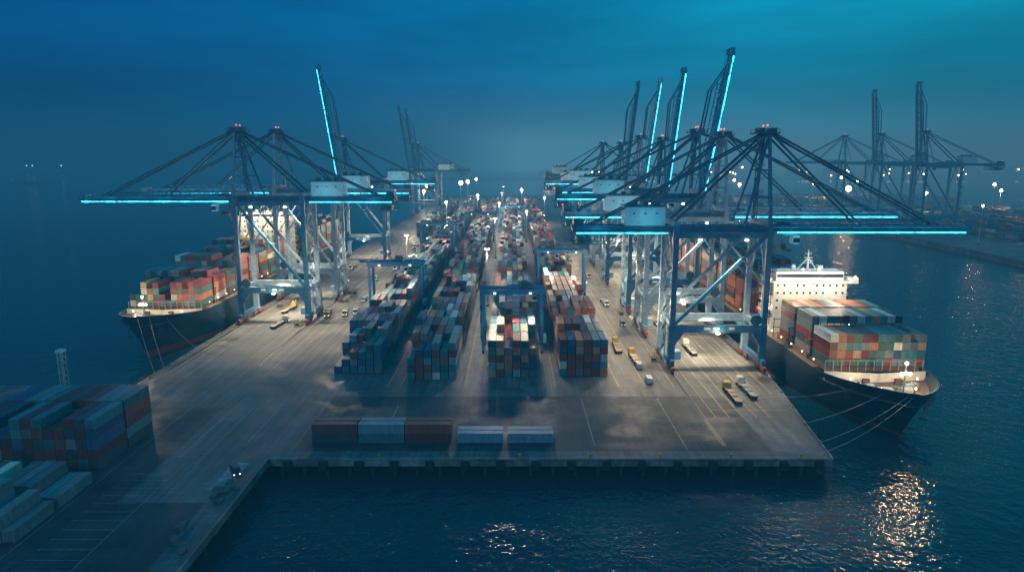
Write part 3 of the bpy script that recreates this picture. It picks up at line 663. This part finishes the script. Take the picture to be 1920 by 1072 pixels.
    b.bar((-4,ay+5,acch),(0,ay+4,acch+5),.3).bar((4,ay+5,acch),(0,ay+4,acch+5),.3).bar((-1.5,ay+3.4,acch+4),(1.5,ay+3.4,acch+4),.5,.3).box(5,ay+5,acch+1,2,2,2).ball((-5,ay+5,acch+1.4),1,8,6)
    obj('radar_mast',b,POLE,ac)
    obj('funnel',MB().rng(-4,4,ay+13,ay+20,zc,acch-1),RTGB,root)
    for sx in(-1,1): obj('lifeboat',MB().cyl((sx*(wv+1.6),ay+3,zc+6),(sx*(wv+1.6),ay+9,zc+6),1.1,n=10).ball((sx*(wv+1.6),ay+3,zc+6),1.1).ball((sx*(wv+1.6),ay+9,zc+6),1.1),ORANGE,root)
    for q in [(x,ay-1,h1+.6) for x in(-wv*.85,-wv*.45,-wv*.1,wv*.3,wv*.7)]+[(-bw+1.5,ay-1,h1+1.6),(bw-1.5,ay-1,h1+1.6),(-3,ay+.6,acch+1),(3,ay+.6,acch+1)]: obj('deck_lamp',MB().ball(q,.36,6,4),LAMP,ac)
    for q in((-hb*.6,20,zf+2.2),(hb*.6,20,zf+2.2),(-hb*.3,12,zf+1.8),(hb*.3,12,zf+1.8)): obj('foredeck_lamp',MB().ball(q,.3,6,4),LAMP,root)
    for i in range(9):
        for sg in(-1,1): obj('side_lamp',MB().ball((sg*(hb-.4),32+i*9,zc+1.2),.24,6,4),LAMPS,root)
    pt((0,3,zf+9),15000,(1,.66,.33),parent=root,r=.7); pt((-hb*.45,18,zf+6),2200,parent=root); pt((hb*.45,18,zf+6),2200,parent=root)
    for x in(-wv*.6,wv*.5): pt((x,ay-7,h1+2),9000,(1,.8,.56),parent=root)
    pt((0,ay-8,acch+6),8000,(1,.82,.6),parent=root); pt((-wv-4,ay+4,zc+8),2500,parent=root)
    if bow>200:
        for i in range(4): pt((hb+2,45+i*28,zc+15),3500,(1,.76,.48),parent=root)
    return root
ship(XR,180,34,270,6.4,10,10.6,256,32,'container ship at the right quay, dark hull, white bridge block, bow towards camera',hullmat('dark navy hull',(.014,.03,.05),-4.4),-1,28)
ship(-148,258,34,270,9.6,12,14,405,42,'container ship at the left quay, dark hull with red band, under the crane booms',hullmat('black hull red bottom',(.012,.04,.06),-2.0),1,30)
def line(a,b_,sag,label):
    m_=MB(); a=Vector(a);b_=Vector(b_); n=12; pr=a
    for i in range(1,n+1):
        t=i/n; c=a.lerp(b_,t); c.z-=sag*4*t*(1-t); m_.cyl(pr,c,.06,n=5); pr=c
    tag(obj('mooring_line',m_,ROPE),label,'rope','mooring lines from the ships to the pier')
line((112,181,9.6),(79,164,.6),2,'longest mooring line from the right ship bow to the pier corner')
line((111,182,9.4),(82,171,.6),1.5,'mooring line from the right ship bow, just above the longest one')
line((103,194,8),(86,206,.6),1,'mooring line from the right ship shoulder back to the quay edge')
line((107,187,8.5),(83,184,.6),1,'middle mooring line from the right ship bow to the quay edge')
line((-146,259,13.5),(-125,229,.6),2,'mooring line from the left ship bow slanting to the quay corner')
line((-143,262,13),(-125.3,236,.6),2,'shorter mooring line from the left ship bow to the quay edge')
line((-139,267,12),(-125.3,262,.6),1.5,'short mooring line near the left ship shoulder')
def bollard(): return MB().cyl((0,0,0),(0,0,.55),.32,.26,10).cyl((0,0,.55),(0,0,.8),.45,.4,10).box(0,0,.04,1.1,1.1,.08)
bmz=bollard().mesh('mooring_bollard'); bmz.materials.append(mat('bollard paint',(.25,.18,.05),.6))
def bol(x,y,lab,grp): tag(obj('mooring_bollard',bmz,None,None,(x,y,0)),lab,'bollard',grp)
for i in range(8): bol(-52+i*18,163.4,f'{ORD[i]} yellow bollard from the left on the front edge of the pier','bollards on the front edge')
for i in range(7): bol(82.4+(i*14)*.12,172+i*13,f'{ORD[i]} yellow bollard from the front along the right quay edge','bollards on the right edge')
for i in range(6): bol(-125.2,226+i*15,f'{ORD[i]} yellow bollard from the front along the left quay edge','bollards on the left edge')
fmz=MB().box(0,0,0,2,.9,2.2).cyl((-.6,-.5,-.7),(-.6,-.5,.9),.35).cyl((.6,-.5,-.7),(.6,-.5,.9),.35).mesh('rubber_fender'); fmz.materials.append(RUB)
for i in range(16): tag(obj('rubber_fender',fmz,None,None,(-57+i*9,161.4,-1.4)),f'{ORD[i]} black rubber fender from the left on the front pier wall','fender','fenders on the front pier wall')
# ---------- vehicles
def truck(cabm,load):
    root=thing('terminal_truck','terminal truck','truck')
    obj('cab',MB().prism([(-1.2,.9),(1.2,.9),(1.2,2.6),(.95,3.1),(-.95,3.1),(-1.2,2.6)],-2,.3),cabm,root)
    obj('windscreen',MB().box(0,-2.03,2.3,2,.06,.9),GLASS,root)
    obj('chassis',MB().rng(-.5,.5,-1.8,13,.75,1.0),DARK,root)
    obj('trailer_bed',MB().rng(-1.22,1.22,1.2,13.6,1.15,1.4).rng(-1.2,1.2,1.2,1.5,1.4,1.8).rng(-1.2,-.9,1.2,13.6,1.4,1.55).rng(.9,1.2,1.2,13.6,1.4,1.55).box(0,5,1.5,2.3,.3,.25).box(0,9,1.5,2.3,.3,.25),load,root)
    w_=MB().cyl((-.25,0,0),(.25,0,0),.5,n=12).mesh('wheel'); w_.materials.append(TYRE)
    for y in(-1.1,2,10.6,12): 
        for x in(-1,1): obj('wheel',w_,None,root,(x,y,.5))
    for x in(-.85,.85): obj('headlight',MB().box(x,-2.04,1.2,.3,.08,.22),HEAD,root)
    return root
def van(m):
    root=thing('van','van','van')
    obj('body',MB().prism([(-.95,.4),(.95,.4),(1,1.3),(.85,2.1),(-.85,2.1),(-1,1.3)],-1.4,2.8).rng(-.93,.93,-2.4,-1.4,.4,1.25),m,root)
    obj('windscreen',MB().hexa([(-.8,-1.75,1.25),(.8,-1.75,1.25),(.8,-1.4,1.25),(-.8,-1.4,1.25),(-.75,-1.43,2.0),(.75,-1.43,2.0),(.75,-1.35,2.0),(-.75,-1.35,2.0)]),GLASS,root)
    obj('side_window',MB().box(0,-.3,1.6,1.96,1.4,.5),GLASS,root)
    w_=MB().cyl((-.12,0,0),(.12,0,0),.36,n=12).mesh('wheel'); w_.materials.append(TYRE)
    for y in(-1.7,2): 
        for x in(-.88,.88): obj('wheel',w_,None,root,(x,y,.36))
    for x in(-.65,.65): obj('headlight',MB().box(x,-2.42,.85,.3,.06,.2),HEAD,root)
    return root
WCAB=mat('white cab paint',(.5,.5,.46),.4,var=.1); YCAB=mat('yellow cab paint',(.4,.25,.05),.4)
GRB=mat('grey trailer',(.2,.21,.21),.6); 
TA=truck(WCAB,GRB); TB=truck(YCAB,mat('tan trailer',(.26,.2,.13),.6)); VA=van(WCAB); VB=van(mat('dark van paint',(.04,.05,.06),.4))
TG='terminal trucks parked and driving on the pier'; VG='vans and small vehicles on the pier'
tl=[(TB,70.5,213,178,'tan trailer truck, left of the pair parked inside the nearest right crane'),(TA,76.5,218,180,'grey trailer truck, right of the pair parked inside the nearest right crane'),
(TB,42,268,178,'yellow terminal truck on the right road beside the red containers'),(TB,46,252,181,'tan trailer truck on the right road just in front of the yellow one'),
(TA,-105,306,176,'white truck with pale trailer under the nearest left crane'),(TB,-88,316,10,'yellow cab truck in front of the landside legs of the left crane'),
(TA,-80,318,12,'flatbed truck, first of three parked side by side on the left road'),(TA,-75.5,321,12,'flatbed truck, middle of three parked side by side on the left road'),(TA,-71,324,12,'flatbed truck, last of three parked side by side on the left road'),
(TA,-108,452,0,'truck in the lit lane near the left raised boom crane'),(TA,-98,480,60,'slanted truck on the left quay farther away'),(TB,-88,470,0,'tan truck on the left quay by the far container block'),
(TA,-12.5,300,180,'truck in the lane left of the central block'),(TB,48,420,0,'truck on the right road halfway along'),(TA,42,500,180,'distant truck on the right road'),(TA,-84,412,8,'flatbed truck behind the second left crane'),(TA,-80,560,0,'distant truck on the left road'),
(TB,66,300,0,'tan truck beneath the second right crane'),(TA,-78,450,0,'white cab truck on the left road far side'),(TA,70,265,180,'grey truck parked behind the pair, inside the nearest right crane'),(TB,-110,336,176,'tan truck between the nearest and second left cranes'),(TB,-84,500,180,'tan truck on the left road beside the raised boom crane'),(TA,48,340,2,'white cab truck on the right road before the gantry crane')]
for k,(t,x,y,a,lab) in enumerate(tl):
    place(t,(x,y,.02),R(a),lab,TG)
vl=[(VA,46.5,222,180,'white van on the right road nearest the front'),(VA,46,238,178,'white van on the right road behind the nearest van'),(VB,-67,154,30,'dark van parked on the left wharf corner near the rubble'),
(VA,-78,352,0,'white van on the left road behind the flatbeds'),(VB,-114,352,0,'dark van under the second left crane'),(VA,-101,410,30,'white van far along the left quay'),(VB,50,300,0,'dark van on the right road past the trucks')]
for (t,x,y,a,lab) in vl: place(t,(x,y,.02),R(a),lab,VG)
for t in(TA,TB,VA,VB):
    for ch in list(t.children): bpy.data.objects.remove(ch)
    bpy.data.objects.remove(t)
gr=thing('gear_rack','rack','gear rack')
b=MB().box(0,0,.25,5.6,2.2,.3)
for x in(-2.7,2.7):
    for y in(-1,1): b.bar((x,y,0),(x,y,2.4),.18)
for y in(-1,1): b.bar((-2.7,y,2.4),(2.7,y,2.4),.14).bar((-2.7,y,.4),(2.7,y,2.3),.1)
obj('frame',b,RACK,gr); obj('gear',MB().box(-1.2,0,.9,2,1.6,1),DARK,gr); obj('gear',MB().box(1.3,.1,.75,1.8,1.5,.7),DARK,gr)
for i,(x,y,a) in enumerate([(53,247,88),(-96.5,300,90),(-97,332,88),(-88,350,3),(-117.5,338,90),(52.6,322,90),(-89,372,0)]):
    place(gr,(x,y,.02),R(a),f"worn yellow gear rack on the {'right' if x>0 else 'left'} quay, {ORD[i]} of seven beside the crane legs",'gear racks beside the crane legs')
for ch in list(gr.children): bpy.data.objects.remove(ch)
bpy.data.objects.remove(gr)
# ---------- masts
def mast(x,y,h,label,p,group='tall floodlight masts',m=LAMP,sz=1,col=(1,.78,.5),n=6,down=False):
    root=thing('light_mast',label,'light mast',(x,y,0),0,group)
    obj('pole',MB().cyl((0,0,0),(0,0,h),.45,.25,8),POLE,root); obj('base',MB().box(0,0,.5,1.8,1.8,1),EDGE,root)
    b=MB().cyl((0,0,h-.3),(0,0,h+.1),1.1*sz,n=10); obj('lamp_ring',b,DARK,root)
    if sz>1: obj('lamp',MB().ball((0,0,h-.9),.75*sz,8,6),LAMPF,root)
    else:
        for i in range(n): a=i*2*math.pi/n; obj('lamp',MB().box(1.0*math.cos(a),1.0*math.sin(a),h-.6,.5,.5,.4),m,root)
    if p:
        if down: spot((0,0,h-2-sz),(0,0,0),p,150,col,root)
        else: pt((0,0,h-2-sz),p,col,.5,root)
for i,(y,p) in enumerate([(340,110000),(505,110000),(675,150000),(850,200000),(1010,200000)]): mast(-12.5,y,30,f'{ORD[i]} light mast from the front in the lane left of the central block',p,col=(1,.84,.62))
mast(-66,425,27,'light mast at the left edge of the outer left block',70000); mast(-66,690,30,'far light mast at the left edge of the outer left block',120000,sz=1.3)
mast(12.8,600,28,'light mast between central and right blocks in the haze',90000,col=(1,.84,.62),sz=1.2); mast(52,560,28,'light mast on the right road in the haze',80000); mast(13,930,30,'farthest light mast right of the central lane',160000,sz=2.2); mast(-40,800,30,'light mast in the misty lane between the two left blocks',150000,sz=1.8); mast(36,760,30,'light mast at the right edge of the right block in the mist',120000,sz=1.6)
for i,(x,y,s) in enumerate([(-75,1010,3.8),(-68,1060,3.2),(-112,900,2.2),(-100,780,2),(-118,960,2.2),(-60,1160,2.6)]): mast(x,y,36,f'bright warm lamp mast at the misty far end of the left quay, {ORD[i]} of six',180000,sz=s,group='bright masts at the far end of the left quay')
fm_=[(430,880,4.6,70000),(520,690,1.9,180000),(590,830,2.2,180000),(680,760,2,180000),(455,1040,2.6,180000),(560,1120,2.8,240000),(330,1000,2.8,60000),(380,1180,2.8,240000),(700,1000,2.8,240000),(800,900,2.6,240000),(900,1150,3.4,240000),(402,585,1.2,9000),(250,1100,2.8,60000),(620,1300,3.2,240000),(480,620,1.6,150000),(470,780,1.9,150000)]
for i,(x,y,s,p) in enumerate(fm_):
    mast(x,y,34,f'warm lamp mast of the far terminal across the basin, {ORD[i]} of sixteen',p,sz=s,group='lamp masts of the far terminal',col=(1,.62,.3),down=p>100000)
FL=mat('shore lamp',(1,.8,.5),emit=(1,.5,.2),es=90)
for i in range(14):
    x=150+i*150+random.uniform(-40,40); y=2210+random.uniform(0,60); wd=random.uniform(40,90); h=random.uniform(14,34)
    t=thing('shed',f'{ORD[i]} low dark shed from the left on the far shore',"building",(x,y,4),0,'sheds on the far shore')
    obj('wall',MB().rng(-wd/2,wd/2,0,30,0,h),DARK,t); obj('roof',MB().prism([(-wd/2-1,h),(wd/2+1,h),(0,h+6)],-1,31),DARKC,t)
    for j in range(4): obj('lamp',MB().ball((random.uniform(-wd/2,wd/2),-3,random.uniform(4,h)),random.uniform(1.4,2.8),6,4),FL,t)
for x,y,z,p in((46,250,20,30000),(46,330,20,34000),(48,420,22,40000),(-78,290,22,20000),(-80,400,22,40000),(-105,560,24,60000),(-100,680,24,80000),(45,520,24,45000),(75,470,20,32000),(75,400,20,32000),(101,300,16,7000),(103,345,18,7000)): pt((x,y,z),p,(1,.76,.48),.3)
# ---------- lattice tower, rubble
t=thing('lattice_tower','short pale lattice tower on the left wharf edge behind the containers','tower',(-142,207,0))
b=MB()
for sx in(-.8,.8):
    for sy in(-.8,.8): b.bar((sx,sy,0),(sx,sy,15),.2)
for i in range(7):
    z=i*2.1; b.bar((-.8,-.8,z),(.8,-.8,z+2.1),.14); b.bar((.8,-.8,z+2.1),(.8,.8,z),.14); b.bar((-.8,-.8,z+2),(.8,-.8,z+2),.16)
obj('frame',b,POLE,t); obj('head',MB().box(0,0,15.4,2.2,2.2,.8),SIGN,t)
RUBB=mat('rubble concrete',(.09,.09,.088),.9,var=.5,scale=1.5,bump=.5)
for i in range(14):
    s=random.uniform(.5,1.3); x=random.uniform(-69,-63.5); y=random.uniform(118,160)
    b=MB(); pts=[]
    for z in(0,s*.6):
        for (a,c) in((-1,-1),(1,-1),(1,1),(-1,1)): pts.append((a*s*random.uniform(.5,.9),c*s*random.uniform(.6,1.3),z+random.uniform(0,.2)*(z>0)))
    b.hexa(pts); tag(obj('rubble_block',b,RUBB,None,(x,y,.01)),f'{ORD[i]} loose concrete block on the left wharf edge','concrete block','loose concrete blocks on the left wharf edge')
t=thing('yellow_machine','yellow lifting machine sitting on top of the left ship containers','machine',(-146,372,30.6),R(25))
obj('frame',MB().box(0,0,.6,5.5,4,1).box(0,0,1.8,2.4,2.4,1.6).bar((1,0,2.2),(3.4,0,4.2),.6),YELLOW,t); obj('lamp',MB().ball((0,-1.6,3),.4),LAMPS,t); pt((0,-4,4),1500,parent=t)
BL=mat('boat lamp',(1,1,1),emit=(.7,.9,1),es=22)
def vessel(x,y,L,label,lamps,ph):
    t=thing('distant_vessel',label,'boat',(x,y,-5),R(90),'distant vessels at sea on the left')
    obj('hull',MB().prism([(-7,0),(7,0),(8,5),(-8,5)],-L/2,L/2),DARK,t); obj('deckhouse',MB().rng(-6,6,L/2-14,L/2-4,5,16).rng(-1,1,L/2-10,L/2-8,16,24),HOUSE,t)
    for k in lamps: obj('lamp',MB().ball((-9,k,ph),2.4,6,4),BL,t)
vessel(-2050,2950,100,'distant lit vessel near the horizon at left',(-14,10),34); vessel(-1900,2930,60,'smaller lit vessel right of the other at the horizon',(0,),34)
vessel(-1370,1960,110,'dark low barge on the open sea at far left',(),20)
cam=bpy.data.cameras.new('camera'); co=bpy.data.objects.new('camera',cam); COL.objects.link(co); co.location=(0,0,76); co.rotation_euler=(R(90-10.9),0,0); cam.lens=24; cam.sensor_width=36; cam.clip_end=20000; cam.clip_start=.5
scene.camera=co
scene.view_settings.view_transform='Standard'
